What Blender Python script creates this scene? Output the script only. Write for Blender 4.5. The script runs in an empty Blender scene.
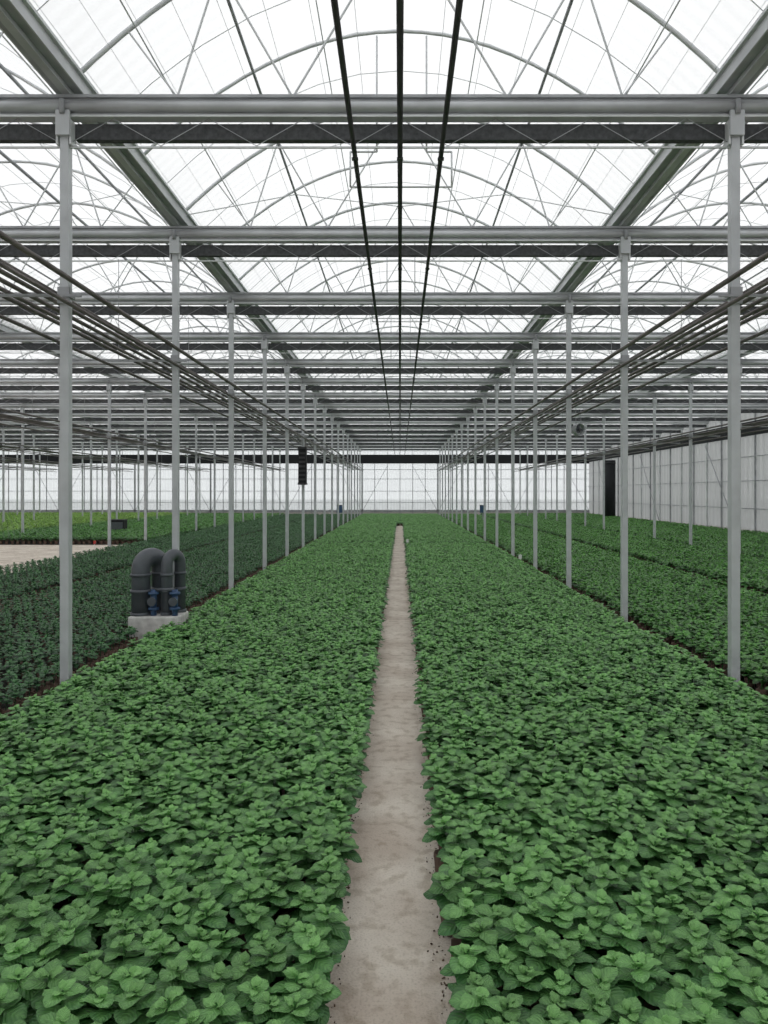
import bpy, math, random
import numpy as np
from mathutils import Vector, Matrix
random.seed(7); np.random.seed(7)
sc = bpy.context.scene
sc.view_settings.view_transform = 'Standard'
H = 2.5            # camera height above floor
BAY = 4.39; OY=.19; HS = 4.05; SPAN = 8.1
Y0, Y1 = OY-2*BAY, OY+18*BAY
XR = HS + 2*SPAN       # right wall 20.25
XL = -HS - 6*SPAN      # left wall -52.65
ZG = H+4.96            # gutter
RISE = 2.04

# ---------------------------------------------------------------- materials
def mat(name):
    m = bpy.data.materials.new(name); m.use_nodes = True
    nt = m.node_tree; nt.nodes.clear()
    out = nt.nodes.new('ShaderNodeOutputMaterial')
    return m, nt, out
def principled(name, col, rough=0.6, metal=0.0, noise=0.0, nscale=5.0, bump=0.0, spec=0.5):
    m, nt, out = mat(name)
    p = nt.nodes.new('ShaderNodeBsdfPrincipled')
    p.inputs['Roughness'].default_value = rough
    p.inputs['Metallic'].default_value = metal
    p.inputs['Specular IOR Level'].default_value = spec
    p.inputs['Base Color'].default_value = (*col, 1)
    if noise > 0 or bump > 0:
        tc = nt.nodes.new('ShaderNodeTexCoord')
        n = nt.nodes.new('ShaderNodeTexNoise'); n.inputs['Scale'].default_value = nscale
        n.inputs['Detail'].default_value = 6
        nt.links.new(tc.outputs['Object'], n.inputs['Vector'])
        if noise > 0:
            r = nt.nodes.new('ShaderNodeValToRGB')
            r.color_ramp.elements[0].position = .3; r.color_ramp.elements[1].position = .7
            r.color_ramp.elements[0].color = (*[c*(1-noise) for c in col], 1)
            r.color_ramp.elements[1].color = (*[min(1, c*(1+noise)) for c in col], 1)
            nt.links.new(n.outputs['Fac'], r.inputs['Fac'])
            nt.links.new(r.outputs['Color'], p.inputs['Base Color'])
        if bump > 0:
            b = nt.nodes.new('ShaderNodeBump'); b.inputs['Strength'].default_value = bump
            b.inputs['Distance'].default_value = .02
            nt.links.new(n.outputs['Fac'], b.inputs['Height'])
            nt.links.new(b.outputs['Normal'], p.inputs['Normal'])
    nt.links.new(p.outputs[0], out.inputs[0])
    return m
M_col = principled('galvanised_column_steel', (.54,.56,.58), .45, .15, .12, 3)
M_galv = principled('galvanised_steel', (.62,.64,.65), .45, .1, .12, 3)
M_galv_d = principled('galvanised_steel_weathered', (.36,.37,.39), .5, .1, .2, 3)
M_alu = principled('aluminium_profile', (.50,.515,.53), .4, .15, .15, 2)
M_pipe = principled('heating_pipe_steel', (.15,.135,.13), .5, .2, .3, 2)
M_dark = principled('dark_rail_paint', (.05,.05,.055), .5, .2)
M_screen = principled('shade_screen_fabric', (.075,.078,.083), .9, 0, .3, 20)
M_black = principled('black_fabric', (.012,.013,.016), .8)
M_wire = principled('screen_wire', (.45,.46,.47), .5, .2)
M_pvc = principled('dark_grey_pvc', (.09,.10,.115), .4, 0, .15, 6)
M_blue = principled('blue_valve_paint', (.04,.09,.19), .4)
M_plinth = principled('plinth_concrete', (.6,.59,.57), .9, 0, .2, 8, .3)
M_white = principled('white_plastic', (.8,.8,.8), .5)
M_red = principled('red_label', (.5,.05,.04), .5)
M_fabric = principled('ground_cover_fabric', (.03,.027,.022), .95, 0, .3, 10)
M_brown = principled('brown_soil', (.13,.09,.06), .95, 0, .4, 6, .5)
M_pot = principled('pot_terracotta_brown', (.12,.075,.055), .8)

def film(name, trans, col, scale_axis, wscale, tcol=(.93,.94,.945), amp=.1, tlmix=.25):
    """translucent plastic sheet: fine ribs vary the clear/diffuse mix"""
    m, nt, out = mat(name)
    tr = nt.nodes.new('ShaderNodeBsdfTransparent'); tr.inputs[0].default_value = (*tcol,1)
    tl = nt.nodes.new('ShaderNodeBsdfTranslucent'); tl.inputs[0].default_value = (*col,1)
    df = nt.nodes.new('ShaderNodeBsdfDiffuse'); df.inputs[0].default_value = (*col,1)
    mx = nt.nodes.new('ShaderNodeMixShader'); mx.inputs[0].default_value = tlmix
    nt.links.new(tl.outputs[0], mx.inputs[1]); nt.links.new(df.outputs[0], mx.inputs[2])
    tc = nt.nodes.new('ShaderNodeTexCoord')
    w = nt.nodes.new('ShaderNodeTexWave'); w.wave_type='BANDS'; w.bands_direction=scale_axis
    w.inputs['Scale'].default_value = wscale; w.inputs['Distortion'].default_value=.0
    n = nt.nodes.new('ShaderNodeTexNoise'); n.inputs['Scale'].default_value=.5; n.inputs['Detail'].default_value=3
    nt.links.new(tc.outputs['Object'], w.inputs['Vector']); nt.links.new(tc.outputs['Object'], n.inputs['Vector'])
    mr = nt.nodes.new('ShaderNodeMapRange'); mr.inputs[1].default_value=0; mr.inputs[2].default_value=1
    mr.inputs[3].default_value=1-trans-amp; mr.inputs[4].default_value=1-trans+amp
    ad = nt.nodes.new('ShaderNodeMath'); ad.operation='MULTIPLY_ADD'; ad.inputs[1].default_value=.5
    sh = nt.nodes.new('ShaderNodeMath'); sh.operation='MULTIPLY'; sh.inputs[1].default_value=.5
    nt.links.new(w.outputs['Fac'], ad.inputs[0]); nt.links.new(n.outputs['Fac'], sh.inputs[0]); nt.links.new(sh.outputs[0], ad.inputs[2])
    nt.links.new(ad.outputs[0], mr.inputs[0])
    m2 = nt.nodes.new('ShaderNodeMixShader')
    nt.links.new(mr.outputs[0], m2.inputs[0]); nt.links.new(tr.outputs[0], m2.inputs[1]); nt.links.new(mx.outputs[0], m2.inputs[2])
    nt.links.new(m2.outputs[0], out.inputs[0])
    return m
M_roof = film('roof_polycarbonate', .60, (.95,.955,.96), 'Y', 1.4, tcol=(.89,.90,.905), amp=.14, tlmix=.25)
M_wallsheet = film('wall_polycarbonate', .60, (.92,.94,.95), 'X', 1.0)
M_wallside = film('wall_side_polycarbonate', .24, (.66,.67,.67), 'Y', .5, amp=.14, tlmix=.35, tcol=(.8,.8,.8))

# concrete path / floor
def concrete():
    m, nt, out = mat('path_concrete')
    p = nt.nodes.new('ShaderNodeBsdfPrincipled'); p.inputs['Roughness'].default_value=.85
    tc = nt.nodes.new('ShaderNodeTexCoord')
    def noise(s,d=6):
        n=nt.nodes.new('ShaderNodeTexNoise'); n.inputs['Scale'].default_value=s; n.inputs['Detail'].default_value=d
        nt.links.new(tc.outputs['Object'], n.inputs['Vector']); return n
    n1=noise(1.6); n2=noise(9,8); n3=noise(70,4)
    r=nt.nodes.new('ShaderNodeValToRGB'); e=r.color_ramp.elements
    e[0].position=.35; e[0].color=(.58,.495,.415,1); e[1].position=.62; e[1].color=(.77,.70,.61,1)
    nt.links.new(n1.outputs['Fac'], r.inputs['Fac'])
    r2=nt.nodes.new('ShaderNodeValToRGB'); e=r2.color_ramp.elements
    e[0].position=.36; e[0].color=(.78,.75,.71,1); e[1].position=.5; e[1].color=(1,1,1,1)
    nt.links.new(n2.outputs['Fac'], r2.inputs['Fac'])
    r3=nt.nodes.new('ShaderNodeValToRGB'); e=r3.color_ramp.elements
    e[0].position=.3; e[0].color=(.8,.79,.77,1); e[1].position=.5; e[1].color=(1,1,1,1)
    nt.links.new(n3.outputs['Fac'], r3.inputs['Fac'])
    mx=nt.nodes.new('ShaderNodeMix'); mx.data_type='RGBA'; mx.blend_type='MULTIPLY'; mx.inputs[0].default_value=1
    nt.links.new(r.outputs[0], mx.inputs[6]); nt.links.new(r2.outputs[0], mx.inputs[7])
    my=nt.nodes.new('ShaderNodeMix'); my.data_type='RGBA'; my.blend_type='MULTIPLY'; my.inputs[0].default_value=1
    nt.links.new(mx.outputs[2], my.inputs[6]); nt.links.new(r3.outputs[0], my.inputs[7])
    nt.links.new(my.outputs[2], p.inputs['Base Color'])
    b=nt.nodes.new('ShaderNodeBump'); b.inputs['Strength'].default_value=.6; b.inputs['Distance'].default_value=.012
    nt.links.new(n3.outputs['Fac'], b.inputs['Height']); nt.links.new(b.outputs[0], p.inputs['Normal'])
    nt.links.new(p.outputs[0], out.inputs[0]); return m
M_conc = concrete()

def leafmat(name, dark, light, rough=.42):
    m, nt, out = mat(name)
    p = nt.nodes.new('ShaderNodeBsdfPrincipled'); p.inputs['Roughness'].default_value=rough
    p.inputs['Specular IOR Level'].default_value=.5
    a = nt.nodes.new('ShaderNodeAttribute'); a.attribute_name='tone'
    v = nt.nodes.new('ShaderNodeAttribute'); v.attribute_name='vein'
    sn = nt.nodes.new('ShaderNodeMath'); sn.operation='SINE'
    ml = nt.nodes.new('ShaderNodeMath'); ml.operation='MULTIPLY'; ml.inputs[1].default_value=38
    nt.links.new(v.outputs['Fac'], ml.inputs[0]); nt.links.new(ml.outputs[0], sn.inputs[0])
    ad = nt.nodes.new('ShaderNodeMath'); ad.operation='MULTIPLY_ADD'; ad.inputs[1].default_value=.06
    nt.links.new(sn.outputs[0], ad.inputs[0]); nt.links.new(a.outputs['Fac'], ad.inputs[2])
    oi = nt.nodes.new('ShaderNodeObjectInfo')
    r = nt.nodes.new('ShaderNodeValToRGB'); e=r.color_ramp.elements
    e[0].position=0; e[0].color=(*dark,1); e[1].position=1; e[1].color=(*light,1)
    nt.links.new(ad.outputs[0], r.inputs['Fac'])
    hsv = nt.nodes.new('ShaderNodeHueSaturation')
    mr = nt.nodes.new('ShaderNodeMapRange'); mr.inputs[3].default_value=.8; mr.inputs[4].default_value=1.2
    nt.links.new(oi.outputs['Random'], mr.inputs[0]); nt.links.new(mr.outputs[0], hsv.inputs['Value'])
    nt.links.new(r.outputs[0], hsv.inputs['Color'])
    nt.links.new(hsv.outputs[0], p.inputs['Base Color'])
    bp=nt.nodes.new('ShaderNodeBump'); bp.inputs['Strength'].default_value=.5; bp.inputs['Distance'].default_value=.003
    nt.links.new(sn.outputs[0], bp.inputs['Height']); nt.links.new(bp.outputs[0], p.inputs['Normal'])
    t = nt.nodes.new('ShaderNodeBsdfTranslucent'); nt.links.new(hsv.outputs[0], t.inputs[0])
    mx = nt.nodes.new('ShaderNodeMixShader'); mx.inputs[0].default_value=.15
    nt.links.new(p.outputs[0], mx.inputs[1]); nt.links.new(t.outputs[0], mx.inputs[2])
    nt.links.new(mx.outputs[0], out.inputs[0]); return m
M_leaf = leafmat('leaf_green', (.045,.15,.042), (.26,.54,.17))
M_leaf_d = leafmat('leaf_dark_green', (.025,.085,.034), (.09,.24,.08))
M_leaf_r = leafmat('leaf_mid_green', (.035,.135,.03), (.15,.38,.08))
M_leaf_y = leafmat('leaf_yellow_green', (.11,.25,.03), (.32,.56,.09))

# ---------------------------------------------------------------- mesh builder
class MB:
    def __init__(s): s.v=[]; s.f=[]; s.m=[]; s.mats=[]; s.sm=[]
    def mi(s,m):
        if m not in s.mats: s.mats.append(m)
        return s.mats.index(m)
    def box(s,x0,x1,y0,y1,z0,z1,m):
        b=len(s.v); k=s.mi(m)
        s.v += [(x0,y0,z0),(x1,y0,z0),(x1,y1,z0),(x0,y1,z0),(x0,y0,z1),(x1,y0,z1),(x1,y1,z1),(x0,y1,z1)]
        for f in [(0,3,2,1),(4,5,6,7),(0,1,5,4),(1,2,6,5),(2,3,7,6),(3,0,4,7)]:
            s.f.append(tuple(b+i for i in f)); s.m.append(k); s.sm.append(False)
    def poly(s,pts,r,m,n=6,cap=True):
        pts=[Vector(p) for p in pts]; k=s.mi(m); b=len(s.v); N=len(pts)
        rr = r if isinstance(r,(list,tuple)) else [r]*N
        up=None
        for i,p in enumerate(pts):
            if i==0: d=pts[1]-p
            elif i==N-1: d=p-pts[i-1]
            else: d=(pts[i+1]-p).normalized()+(p-pts[i-1]).normalized()
            d.normalize()
            if up is None:
                up = Vector((0,0,1)) if abs(d.z)<.9 else Vector((0,1,0))
            u=(up-d*up.dot(d)).normalized(); up=u; w=d.cross(u)
            for j in range(n):
                a=2*math.pi*(j+.5)/n
                q=p+u*(math.cos(a)*rr[i])+w*(math.sin(a)*rr[i]); s.v.append(tuple(q))
        for i in range(N-1):
            for j in range(n):
                s.f.append((b+i*n+j,b+i*n+(j+1)%n,b+(i+1)*n+(j+1)%n,b+(i+1)*n+j)); s.m.append(k); s.sm.append(n>4)
        if cap:
            s.f.append(tuple(b+j for j in reversed(range(n)))); s.m.append(k); s.sm.append(False)
            s.f.append(tuple(b+(N-1)*n+j for j in range(n))); s.m.append(k); s.sm.append(False)
    def face(s,pts,m,smooth=False):
        b=len(s.v); s.v+=[tuple(p) for p in pts]; s.f.append(tuple(range(b,b+len(pts)))); s.m.append(s.mi(m)); s.sm.append(smooth)
    def mesh(s,name):
        me=bpy.data.meshes.new(name); me.from_pydata(s.v,[],s.f)
        for m in s.mats: me.materials.append(m)
        me.polygons.foreach_set('material_index', s.m); me.polygons.foreach_set('use_smooth', s.sm)
        me.update(); return me
    def obj(s,name,loc=(0,0,0),parent=None):
        o=bpy.data.objects.new(name,s.mesh(name)); o.location=loc; sc.collection.objects.link(o)
        if parent: o.parent=parent
        return o
def inst(me,name,loc,rotz=0):
    o=bpy.data.objects.new(name,me); o.location=loc; o.rotation_euler=(0,0,rotz); sc.collection.objects.link(o); return o

def arch_z(x): return ZG + RISE*(1-abs(x/HS)**2.0)
centers=[SPAN*i for i in range(-6,3)]
collines=[-HS+SPAN*i for i in range(-6,4)]
FR=[OY+k*BAY for k in range(-1,18)]

# ---------------------------------------------------------------- floor
b=MB(); b.box(XL,XR,Y0,Y1,-.1,0,M_conc); b.obj('floor')
M_out=principled('outside_gravel',(.45,.46,.45),.95,0,.2,.4)
b=MB(); b.box(-250,250,-150,300,-.3,-.12,M_out); b.obj('ground')

# ---------------------------------------------------------------- columns
b=MB(); w=.052
b.box(-w,w,-w,w,.0,H+4.5,M_col)
b.box(-.11,.11,-.11,.11,0,.03,M_galv)
b.box(-.085,.085,-.08,.08,H+4.38,H+4.46,M_galv_d)
b.box(-.085,.085,-.1,-w,H+4.3,H+4.6,M_col)         # head plate
b.poly([(0,-.11,H+4.55),(0,-.11,H+4.72)],.03,M_galv_d,8)
b.box(-.08,.08,-.075,.075,H+2.36,H+2.40,M_galv_d)  # pipe bracket clamp
b.box(-.07,.07,-.08,-w,H+2.28,H+2.48,M_galv_d)
for s in(-1,1): b.box(s*.08-.012,s*.08+.012,-.07,.07,H+4.2,H+4.5,M_galv)
colme=b.mesh('steel_column')
for y in FR:
    for x in collines[1:-1]:
        inst(colme,'steel_column',(x,y,0))

# ---------------------------------------------------------------- trusses (one per frame, whole width)
b=MB()
zt=H
for c in centers:
    x0,x1=c-HS,c+HS
    b.box(x0,x1,-.07,.07,zt+4.765,zt+4.80,M_galv_d)
    b.box(x0,x1,-.03,.03,zt+4.56,zt+4.765,M_alu)
    b.poly([(x0,-.05,zt+4.655),(x1,-.05,zt+4.655)],.062,M_alu,10)
    b.box(x0,x1,-.07,.07,zt+4.53,zt+4.555,M_galv)
    b.poly([(x0,0,zt+4.19),(x1,0,zt+4.19)],.015,M_galv,4)
    b.box(x0+.1,x1-.1,.03,.13,zt+4.30,zt+4.49,M_screen)
    n=14
    for i in range(n):
        a=x0+(x1-x0)*i/n; d=x0+(x1-x0)*(i+1)/n
        z0,z1=(zt+4.2,zt+4.53) if i%2==0 else (zt+4.53,zt+4.2)
        b.poly([(a,-.02,z0),(d,-.02,z1)],.005,M_galv_d,4,False)
trme=b.mesh('roof_truss')
def arch_builder(web):
    b=MB()
    for c in centers:
        pts=[(c+HS*t,0,arch_z(HS*t)-.03) for t in np.linspace(-1,1,25)]
        b.poly(pts,.030 if web else .024,M_galv,6)
        if web:
            zz=H+4.8
            for s in(-1,1):
                b.poly([(c+s*2.7,0,zz),(c+s*2.2,0,arch_z(2.2)-.04)],.014,M_galv,5,False)
                b.poly([(c+s*1.3,0,zz),(c+s*2.2,0,arch_z(2.2)-.04)],.014,M_galv,5,False)
                b.poly([(c+s*1.3,0,zz),(c+s*.0,0,arch_z(0)-.04)],.014,M_galv,5,False)
                b.poly([(c+s*2.7,0,zz),(c+s*3.3,0,arch_z(3.3)-.04)],.012,M_galv,5,False)
    return b.mesh('roof_arch')
am=arch_builder(True); am2=arch_builder(False)
for y in FR:
    inst(trme,'roof_truss',(0,y,0))
    inst(am,'roof_arch',(0,y,0)); inst(am2,'roof_arch',(0,y+BAY/2,0))

# gutters
b=MB()
b.box(-.17,-.15,Y0,Y1,-.06,.14,M_alu); b.box(.15,.17,Y0,Y1,-.06,.14,M_alu)
b.box(-.15,.15,Y0,Y1,-.06,-.04,M_galv_d)
b.box(-.05,.05,Y0,Y1,-.12,-.06,M_alu)
b.box(-.21,-.17,Y0,Y1,.10,.14,M_galv); b.box(.17,.21,Y0,Y1,.10,.14,M_galv)
gm=b.mesh('roof_gutter')
for x in collines[1:-1]: inst(gm,'roof_gutter',(x,0,ZG))

# purlins
b=MB()
for c in centers:
    for px,r,m in[(0,.035,M_galv_d),(2.2,.024,M_galv_d),(-2.2,.024,M_galv_d),(1.15,.009,M_galv),(-1.15,.009,M_galv),(3.2,.011,M_galv),(-3.2,.011,M_galv)]:
        b.poly([(c+px,Y0,arch_z(px)-.09),(c+px,Y1,arch_z(px)-.09)],r,m,6)
b.obj('roof_purlins')
b=MB()
for c in centers[3:]:
    for j in range(int((Y1-Y0)/(BAY/4))):
        y=Y0+j*BAY/4
        if y>40: break
        pts=[(c+HS*t,y,arch_z(HS*t)) for t in np.linspace(-1,1,13)]
        b.poly(pts,.006,M_galv,4,False)
b.obj('roof_glazing_bars')
b=MB()
for c in centers:
    for k in range(-1,17,4):
        y=OY+k*BAY
        for s in(-1,1):
            b.poly([(c+s*HS*.97,y,ZG+.05),(c+s*2.2,y+BAY/2,arch_z(2.2)-.12),(c+s*.05,y+BAY,arch_z(0)-.12)],.010,M_galv,5,False)
b.obj('roof_wind_bracing')
b=MB()
for c in centers[3:]:
    for i in range(1,18):
        x=c-HS+i*.45
        b.poly([(x,Y0+.3,H+4.84),(x,60,H+4.84)],.003,M_wire,3,False)
b.obj('screen_wires')

# roof skin
b=MB()
for c in centers:
    ts=np.linspace(-1,1,33)
    for a,d in zip(ts[:-1],ts[1:]):
        b.face([(c+HS*a,Y0,arch_z(HS*a)+.02),(c+HS*d,Y0,arch_z(HS*d)+.02),(c+HS*d,Y1,arch_z(HS*d)+.02),(c+HS*a,Y1,arch_z(HS*a)+.02)],M_roof,True)
b.obj('ceiling')

# ---------------------------------------------------------------- walls
def gable(name,y,s):
    b=MB()
    b.box(XL,XR,y-.005,y+.005,.45,ZG,M_wallsheet)
    for c in centers:
        pts=[(c+HS*t,y,arch_z(HS*t)) for t in np.linspace(-1,1,21)]
        b.face(pts,M_wallsheet)
    b.box(XL,XR,y-.08,y+.08,0,.5,M_plinth)
    yf=y-s*.12
    b.box(XL,XR,yf-.06,yf+.06,H+3.15,H+4.1,M_black)         # dark rolled blind at eaves
    x=XL
    i=0
    while x<XR:
        big = i%6==0
        ww=.08 if big else .03
        b.box(x-ww,x+ww,yf-.05,yf+.05,0,H+3.15,M_galv_d)
        x+=1.35; i+=1
    for z in(1.5,2.7,4.0,5.0): b.box(XL,XR,yf-.04,yf+.04,z-.025,z+.025,M_galv_d)
    b.box(XL,XR,yf-.05,yf+.05,.45,.7,M_galv_d)
    for c in centers:
        b.poly([(c-HS,yf-s*.08,.5),(c-HS+2.7,yf-s*.08,5.4)],.022,M_galv_d,5)
        b.poly([(c+HS,yf-s*.08,.5),(c+HS-2.7,yf-s*.08,5.4)],.022,M_galv_d,5)
        b.poly([(c+HS*t,yf,arch_z(HS*t)-.05) for t in np.linspace(-1,1,21)],.05,M_galv_d,6)
        for q in(-2.7,-1.35,0,1.35,2.7): b.box(c+q-.03,c+q+.03,yf-.03,yf+.03,H+4.1,arch_z(q)-.05,M_alu)
    return b.obj(name)
gable('wall_back',Y1,1); gable('wall_front',Y0,-1)
def side(name,x,s):
    b=MB()
    b.box(x-.005,x+.005,Y0,Y1,.4,ZG,M_wallside)
    b.box(x-.08,x+.08,Y0,Y1,0,.4,M_plinth)
    xf=x-s*.12
    b.box(xf-.06,xf+.06,Y0,Y1,H+3.3,H+4.1,M_black)
    y=Y0;i=0
    while y<=Y1-.5:
        ww=.07 if i%2==0 else .03
        b.box(xf-.05,xf+.05,y-ww,y+ww,0,ZG,M_galv if i%2==0 else M_galv_d)
        if i%6==0: b.poly([(xf-s*.08,y,.4),(xf-s*.08,y+4.5,5.6)],.03,M_galv_d,5)
        y+=BAY/2;i+=1
    for z in(1.6,3.2,4.6): b.box(xf-.03,xf+.03,Y0,Y1,z-.025,z+.025,M_galv_d)
    b.box(xf-.1,xf+.1,Y0,Y1,ZG-.1,ZG+.1,M_galv_d)
    return b.obj(name)
side('wall_right',XR,1); side('wall_left',XL,-1)

# ---------------------------------------------------------------- heating pipes along column rows
for x in collines[1:-1]:
    b=MB()
    sgn = 1 if x<0 else -1
    lay=[(.16*sgn,2.52,.032),(-.14*sgn,2.43,.028),(-.32*sgn,2.43,.028),(-.50*sgn,2.43,.028),(-.70*sgn,2.43,.028),(-.98*sgn,2.50,.03),(.14*sgn,2.24,.025),(-1.15*sgn,2.30,.025)]
    for dx,z,r in lay:
        b.poly([(x+dx,Y0+.5,H+z),(x+dx,Y1-1,H+z)],r,M_pipe,8)
    for y in FR:
        b.box(x-1.2 if sgn>0 else x-.22, x+.22 if sgn>0 else x+1.2, y-.10,y-.07,H+2.355,H+2.39,M_galv_d)
        b.poly([(x-1.0*sgn,y-.085,H+2.36),(x-1.0*sgn,y-.085,H+4.2)],.006,M_galv_d,4)
    b.obj('heating_pipe_bundle')

# ---------------------------------------------------------------- central hanging rails
for x,r,wide in((-.545,.030,0),(0,.034,1),(.495,.030,0)):
    b=MB()
    z=H+4.08
    b.poly([(x,Y0+.5,z),(x,Y1-1,z)],r,M_dark,8)
    if wide:
        b.box(x-.025,x+.025,Y0+.5,Y1-1,z+.04,z+.12,M_galv_d)
    for y in FR:
        b.box(x-.015,x+.015,y-.02,y+.02,z,H+4.2,M_galv)
        b.box(x-.038,x+.038,y-.03,y+.03,z-.04,z-.02,M_dark)
    b.obj('irrigation_rail')
for k in(2,4,6):
    y=OY+(k+.5)*BAY
    b=MB()
    z0,z1=H+4.62,H+5.15
    for (p,q) in [((-.75,z0),(.78,z0)),((-.75,z0),(-.75,z1)),((.78,z0),(.78,z1)),((-.75,z1),(-.35,z1)),((.4,z1),(.78,z1)),((-.35,z1),(-.35,H+6.9)),((.4,z1),(.4,H+6.9))]:
        b.poly([(p[0],y,p[1]),(q[0],y,q[1])],.014,M_galv,6)
    b.obj('vent_drive_frame')

# ---------------------------------------------------------------- valve pipes
root=bpy.data.objects.new('irrigation_valve_station',None); sc.collection.objects.link(root)
root.location=(-4.15,12.75,0)
b=MB(); b.box(-.43,.41,-.33,.36,0,.42,M_plinth)
o=b.obj('plinth',parent=root)
bm=o.modifiers.new('bev','BEVEL'); bm.width=.03; bm.segments=2
def ubend(a,c,ztop,r):
    a=Vector(a);c=Vector(c); mid=(a+c)/2; R=(c-a).length/2; d=(c-a).normalized()
    pts=[(a.x,a.y,.42),(a.x,a.y,ztop-R)]
    for i in range(1,12):
        t=math.pi*i/12; p=mid-d*R*math.cos(t); pts.append((p.x,p.y,ztop-R+R*math.sin(t)))
    pts+=[(c.x,c.y,ztop-R),(c.x,c.y,.42)]
    return pts
for nm,a,c,zt_,r in(('pipe_bend_1',(-.27,-.13),(-.04,.2),1.40,.155),('pipe_bend_2',(.17,-.12),(.30,.2),1.44,.095)):
    b=MB(); b.poly(ubend(a,c,zt_,r),r,M_pvc,24)
    for p in(a,c):
        for z,h in((.42,.05),(.80,.06),(1.08,.05)):
            b.poly([(p[0],p[1],z),(p[0],p[1],z+h)],r*1.12,M_pvc,24)
    b.obj(nm,parent=root)
b=MB()
for x,y in((-.03,-.2),(.33,-.2)):
    b.poly([(x,y,.42),(x,y,.86)],.05,M_blue,12)
    b.poly([(x,y,.52),(x,y,.56)],.09,M_blue,14); b.poly([(x,y,.78),(x,y,.82)],.09,M_blue,14)
    b.poly([(x,y,.67),(x,y-.10,.67)],.055,M_blue,12)
    b.poly([(x,y-.10,.67),(x,y-.12,.67)],.075,M_pvc,12)
b.poly([(.0,-.2,.86),(.33,-.2,.86)],.03,M_pvc,10)
b.obj('blue_valves',parent=root)

# ---------------------------------------------------------------- small equipment
def fan(loc,r=.28,rot=0):
    b=MB(); n=20
    ring=[(r*math.cos(2*math.pi*i/n),0,r*math.sin(2*math.pi*i/n)) for i in range(n+1)]
    for yy in(-.08,.08): b.poly([(p[0],yy,p[2]) for p in ring],.014,M_galv_d,6,False)
    for i in range(n):
        p,q=ring[i],ring[i+1]; b.face([(p[0],-.05,p[2]),(q[0],-.05,q[2]),(q[0],.05,q[2]),(p[0],.05,p[2])],M_galv_d,True)
    b.poly([(0,-.08,0),(0,.1,0)],.05,M_dark,12)
    for k in range(4):
        a=k*math.pi/2
        u=Vector((math.cos(a),0,math.sin(a))); v=Vector((-math.sin(a),0,math.cos(a)))
        b.face([u*.04-v*.03+Vector((0,-.03,0)),u*r*.9-v*.05+Vector((0,-.03,0)),u*r*.9+v*.05+Vector((0,.03,0)),u*.04+v*.03+Vector((0,.03,0))],M_pvc)
    for s in(-1,1): b.poly([(s*.1,0,r*.9),(s*.1,0,r+.45)],.008,M_galv_d,5)
    o=b.obj('circulation_fan',loc); o.rotation_euler=(0,0,rot); return o
fan((5.5,22.8,H+1.95),.19,.5)
b=MB()
b.box(-.16,.16,-.16,.16,-.72,.72,M_black); b.box(-.18,.18,-.18,.18,.70,.78,M_dark); b.box(-.18,.18,-.18,.18,-.78,-.70,M_dark)
for i in range(7): b.box(-.13,.13,-.185,-.16,-.6+i*.18,-.52+i*.18,M_dark)
b.poly([(0,0,.75),(0,0,1.3)],.02,M_galv_d,6)
b.obj('unit_heater',(-4.05+.02,31.5-.9,H+1.12))
b=MB(); b.poly([(0,0,0),(0,0,H+3.0)],.5,M_black,20); b.poly([(0,0,.1),(0,0,.2)],.54,M_dark,20); b.poly([(0,0,5.2),(0,0,5.3)],.54,M_dark,20)
b.obj('rolled_black_curtain',(19.3,68,0))
b=MB(); b.box(-.45,.45,-.3,.3,.1,.9,M_black); b.box(-.48,.48,-.33,.33,.9,.95,M_dark); b.box(-.4,.4,-.31,-.3,.2,.8,M_pvc)
for s in(-1,1): b.box(s*.38-.04,s*.38+.04,-.25,.25,0,.1,M_dark)
b.obj('control_cabinet',(-16.6,43.5,0))
def stake(loc,c):
    b=MB(); b.box(-.008,.008,-.004,.004,0,.42,M_white); b.box(-.05,.05,-.006,.006,.36,.5,c); b.obj('plant_label_stake',loc)
stake((.32,32,0),M_white); stake((3.9,24,0),M_white); stake((-12.8,31,0),M_red)
def post_box(loc,c):
    b=MB(); b.box(-.22,.22,-.12,.12,.9,1.5,c); b.poly([(0,0,0),(0,0,.9)],.03,M_galv_d,8); b.box(-.24,.24,-.14,.14,1.5,1.53,M_dark); b.obj('electrical_box',loc)
post_box((-4.9,60,0),M_blue); post_box((6.7,60,0),M_blue)

# ---------------------------------------------------------------- plants
def leaf(V,F,T,Q,az,base,L,W,el,curl,tone,rnd,nl=6,na=4):
    ca,sa=math.cos(az),math.sin(az); b=len(V)
    r=.004; z=base; e=el; px=r; pz=z
    tw=rnd.uniform(-.25,.25); vo=rnd.random()
    for i in range(nl+1):
        t=i/nl
        w=W/2*(math.sin(math.pi*min(1,t**.85*.98+.015))**.62)
        if i==nl: w=W*.03
        if i%2==1 and 0<i<nl: w*=1.06
        for j in range(na+1):
            s=-1+2*j/na
            h=abs(s)*w*.24 - (s*s)*w*.24 + s*w*tw*t + math.sin(t*9+s*3)*.003
            x=px-math.sin(e)*h; zz=pz+math.cos(e)*h; y=s*w
            V.append((x*ca-y*sa, x*sa+y*ca, zz))
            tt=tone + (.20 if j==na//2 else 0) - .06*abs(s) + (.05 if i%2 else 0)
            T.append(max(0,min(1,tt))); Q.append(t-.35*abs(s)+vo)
        px+=math.cos(e)*L/nl; pz+=math.sin(e)*L/nl; e-=curl/nl
    for i in range(nl):
        for j in range(na):
            F.append((b+i*(na+1)+j,b+i*(na+1)+j+1,b+(i+1)*(na+1)+j+1,b+(i+1)*(na+1)+j))
SRC=[0]
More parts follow.
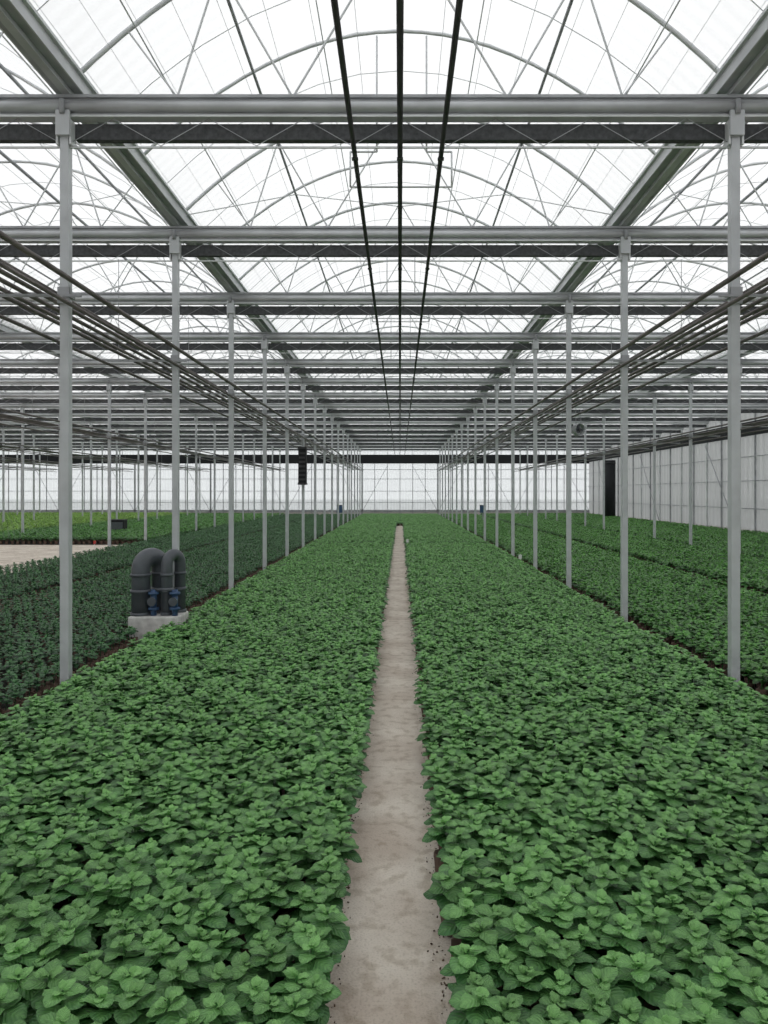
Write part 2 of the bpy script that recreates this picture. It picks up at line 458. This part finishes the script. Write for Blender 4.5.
def rosette(name,seed,m,lod=0,size=1.0):
    rnd=random.Random(seed); V=[];F=[];T=[];Q=[]
    a0=rnd.uniform(0,6.28)
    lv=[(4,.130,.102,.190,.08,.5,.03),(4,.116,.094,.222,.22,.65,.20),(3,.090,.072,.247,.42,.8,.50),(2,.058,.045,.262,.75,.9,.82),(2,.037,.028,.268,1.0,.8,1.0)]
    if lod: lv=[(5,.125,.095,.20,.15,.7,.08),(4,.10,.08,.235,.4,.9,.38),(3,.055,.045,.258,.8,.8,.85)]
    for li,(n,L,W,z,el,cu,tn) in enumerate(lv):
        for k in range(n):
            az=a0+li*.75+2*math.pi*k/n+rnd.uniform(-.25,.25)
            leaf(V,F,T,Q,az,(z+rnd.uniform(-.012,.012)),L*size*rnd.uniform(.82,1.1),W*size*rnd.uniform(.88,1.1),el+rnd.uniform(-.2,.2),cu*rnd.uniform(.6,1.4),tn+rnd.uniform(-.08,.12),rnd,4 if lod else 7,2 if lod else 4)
    def ring(r,z,n=8):
        b=len(V)
        for i in range(n): V.append((r*math.cos(2*math.pi*i/n),r*math.sin(2*math.pi*i/n),z)); T.append(.1); Q.append(0)
        return b
    n=8
    r0=ring(.006,.10);r1=ring(.005,.27)
    for i in range(n): F.append((r0+i,r0+(i+1)%n,r1+(i+1)%n,r1+i))
    nst=len(F)
    p0=ring(.042,0);p1=ring(.055,.105);p2=ring(.050,.105);p3=ring(.001,.095)
    for A,B in((p0,p1),(p1,p2),(p2,p3)):
        for i in range(n): F.append((A+i,A+(i+1)%n,B+(i+1)%n,B+i))
    me=bpy.data.meshes.new(name); me.from_pydata(V,[],F)
    me.materials.append(m); me.materials.append(M_pot)
    mi=[0]*nst+[1]*(len(F)-nst); me.polygons.foreach_set('material_index',mi)
    me.polygons.foreach_set('use_smooth',[True]*len(F))
    at=me.attributes.new('tone','FLOAT','POINT'); at.data.foreach_set('value',T)
    at=me.attributes.new('vein','FLOAT','POINT'); at.data.foreach_set('value',Q); me.update()
    o=bpy.data.objects.new(name,me); SRC[0]+=1; o.location=(1+.5*(SRC[0]%4),-3+.5*(SRC[0]//4),0); return o
def gn(name,objs):
    g=bpy.data.node_groups.new(name,'GeometryNodeTree')
    g.interface.new_socket('Geometry',in_out='INPUT',socket_type='NodeSocketGeometry')
    g.interface.new_socket('Geometry',in_out='OUTPUT',socket_type='NodeSocketGeometry')
    N=g.nodes; Lk=g.links
    gi=N.new('NodeGroupInput'); go=N.new('NodeGroupOutput')
    j=N.new('GeometryNodeJoinGeometry')
    for o in objs:
        oi=N.new('GeometryNodeObjectInfo'); oi.inputs['Object'].default_value=o; oi.inputs['As Instance'].default_value=False
        ti=N.new('GeometryNodeGeometryToInstance'); Lk.new(oi.outputs['Geometry'],ti.inputs[0]); Lk.new(ti.outputs[0],j.inputs[0])
    ip=N.new('GeometryNodeInstanceOnPoints'); ip.inputs['Pick Instance'].default_value=True
    def attr(nm,t):
        a=N.new('GeometryNodeInputNamedAttribute'); a.data_type=t; a.inputs['Name'].default_value=nm; return a.outputs['Attribute']
    er=N.new('FunctionNodeEulerToRotation')
    Lk.new(attr('rot','FLOAT_VECTOR'),er.inputs[0]); Lk.new(er.outputs[0],ip.inputs['Rotation'])
    Lk.new(attr('scl','FLOAT'),ip.inputs['Scale']); Lk.new(attr('var','INT'),ip.inputs['Instance Index'])
    Lk.new(gi.outputs[0],ip.inputs['Points']); Lk.new(j.outputs[0],ip.inputs['Instance'])
    Lk.new(ip.outputs[0],go.inputs[0]); return g
G_c=gn('gn_center',[rosette('rosette',i,M_leaf) for i in range(7)])
G_d=gn('gn_dark',[rosette('rosette_dark',20+i,M_leaf_d,1,.82) for i in range(4)])
G_r=gn('gn_mid',[rosette('rosette_mid',30+i,M_leaf_r,1) for i in range(4)])
G_y=gn('gn_yel',[rosette('rosette_yellow',40+i,M_leaf_y,1) for i in range(3)])
def bed(name,xa,xb,ya,yb,g,sp,s0=1.0,jit=.03,nv=4,avoid=None,fab=M_fabric,pad=(.12,.12)):
    nx=max(1,int(round((xb-xa)/sp))); ny=int((yb-ya)/(sp*.92))
    P=[]
    for iy in range(ny+1):
        y=ya+(yb-ya)*iy/ny
        for ix in range(nx+1):
            x=xa+(xb-xa)*(ix+(.5 if iy%2 and ix<nx else 0))/nx
            if abs(x)>max(y,0)*.62+4.5: continue
            x+=random.uniform(-jit,jit); yy=y+random.uniform(-jit,jit)
            if avoid and avoid(x,yy): continue
            P.append((x,yy,.02))
    me=bpy.data.meshes.new(name); me.from_pydata(P,[],[])
    n=len(P)
    r=np.zeros((n,3)); r[:,0]=np.random.uniform(-.14,.14,n); r[:,1]=np.random.uniform(-.14,.14,n); r[:,2]=np.random.uniform(0,6.28,n)
    a=me.attributes.new('rot','FLOAT_VECTOR','POINT'); a.data.foreach_set('vector',r.ravel())
    a=me.attributes.new('scl','FLOAT','POINT'); a.data.foreach_set('value',np.random.uniform(.88,1.12,n)*s0)
    a=me.attributes.new('var','INT','POINT'); a.data.foreach_set('value',np.random.randint(0,nv,n))
    o=bpy.data.objects.new(name,me); sc.collection.objects.link(o)
    md=o.modifiers.new('plants','NODES'); md.node_group=g
    b=MB(); b.box(xa-pad[0],xb+pad[1],ya-.1,yb+.1,.0,.02,fab); b.obj('ground_cover',parent=o)
    return o
av=lambda x,y: (-4.72<x<-3.66 and 12.33<y<13.3)
S=.18
for ya,yb,xl,xr in((1.2,32.4,-.41,.30),(33.2,56,-.39,.30),(56.2,78,-.1,.1)):
    sp=S if ya<5 else .2
    bed('potted_plant_bed',-3.86,xl,ya,yb,G_c,sp,1.1,jit=.022,nv=7,avoid=av,pad=(.12,-.05))
    bed('potted_plant_bed',xr,3.86,ya,yb,G_c,sp,1.1,jit=.022,nv=7,pad=(-.05,.12))
# left beds
bed('potted_plant_bed',-8.15,-4.35,5,78,G_d,.20,1.05,.012,avoid=av)
bed('potted_plant_bed',-11.9,-8.6,12,78,G_d,.21,1.08,.012)
bed('potted_plant_bed',-22,-12.3,35.8,78,G_r,.27,1.3)
bed('potted_plant_bed',-50,-22.3,35.8,78,G_y,.36,1.6,nv=3)
# right beds
bed('potted_plant_bed',4.33,7.9,5,78,G_r,.19,1.08)
bed('potted_plant_bed',8.5,12.0,12,78,G_r,.21,1.18)
bed('potted_plant_bed',12.4,19.6,20,78,G_r,.25,1.3)
b=MB()
for x in(8.2,-8.38): b.box(x-.16,x+.16,5,78,0,.05,M_brown)
b.obj('soil_strip')
b=MB(); rnd=random.Random(3)
for i in range(1200):
    y=2.5+rnd.random()**2*30; s=rnd.choice((-1,1)); x=-.055+s*(.285+rnd.gauss(0,.025)); r=rnd.uniform(.002,.006)
    a=rnd.uniform(0,3); h=r*.8
    b.poly([(x-r*math.cos(a),y-r*math.sin(a),h),(x+r*math.cos(a),y+r*math.sin(a),h)],h,M_brown,5)
b.obj('soil_debris')

# ---------------------------------------------------------------- world (overcast)
w=bpy.data.worlds.new('overcast'); sc.world=w; w.use_nodes=True
nt=w.node_tree; nt.nodes.clear()
o=nt.nodes.new('ShaderNodeOutputWorld'); bg=nt.nodes.new('ShaderNodeBackground')
tc=nt.nodes.new('ShaderNodeTexCoord'); n=nt.nodes.new('ShaderNodeTexNoise'); n.inputs['Scale'].default_value=1.5
nt.links.new(tc.outputs['Generated'],n.inputs['Vector'])
r=nt.nodes.new('ShaderNodeValToRGB'); e=r.color_ramp.elements
e[0].position=.3; e[0].color=(.92,.925,.93,1); e[1].position=.7; e[1].color=(1,1,1,1)
nt.links.new(n.outputs['Fac'],r.inputs['Fac']); nt.links.new(r.outputs[0],bg.inputs[0])
bg.inputs[1].default_value=1.27
nt.links.new(bg.outputs[0],o.inputs[0])

# ---------------------------------------------------------------- camera
cam=bpy.data.cameras.new('camera'); co=bpy.data.objects.new('camera',cam); sc.collection.objects.link(co)
co.location=(0,0,H); co.rotation_euler=(math.pi/2,0,0)
cam.lens=26.0; cam.sensor_width=36; cam.shift_x=-16/1024; cam.shift_y=-19/1024
cam.clip_start=.05; cam.clip_end=600
sc.camera=co
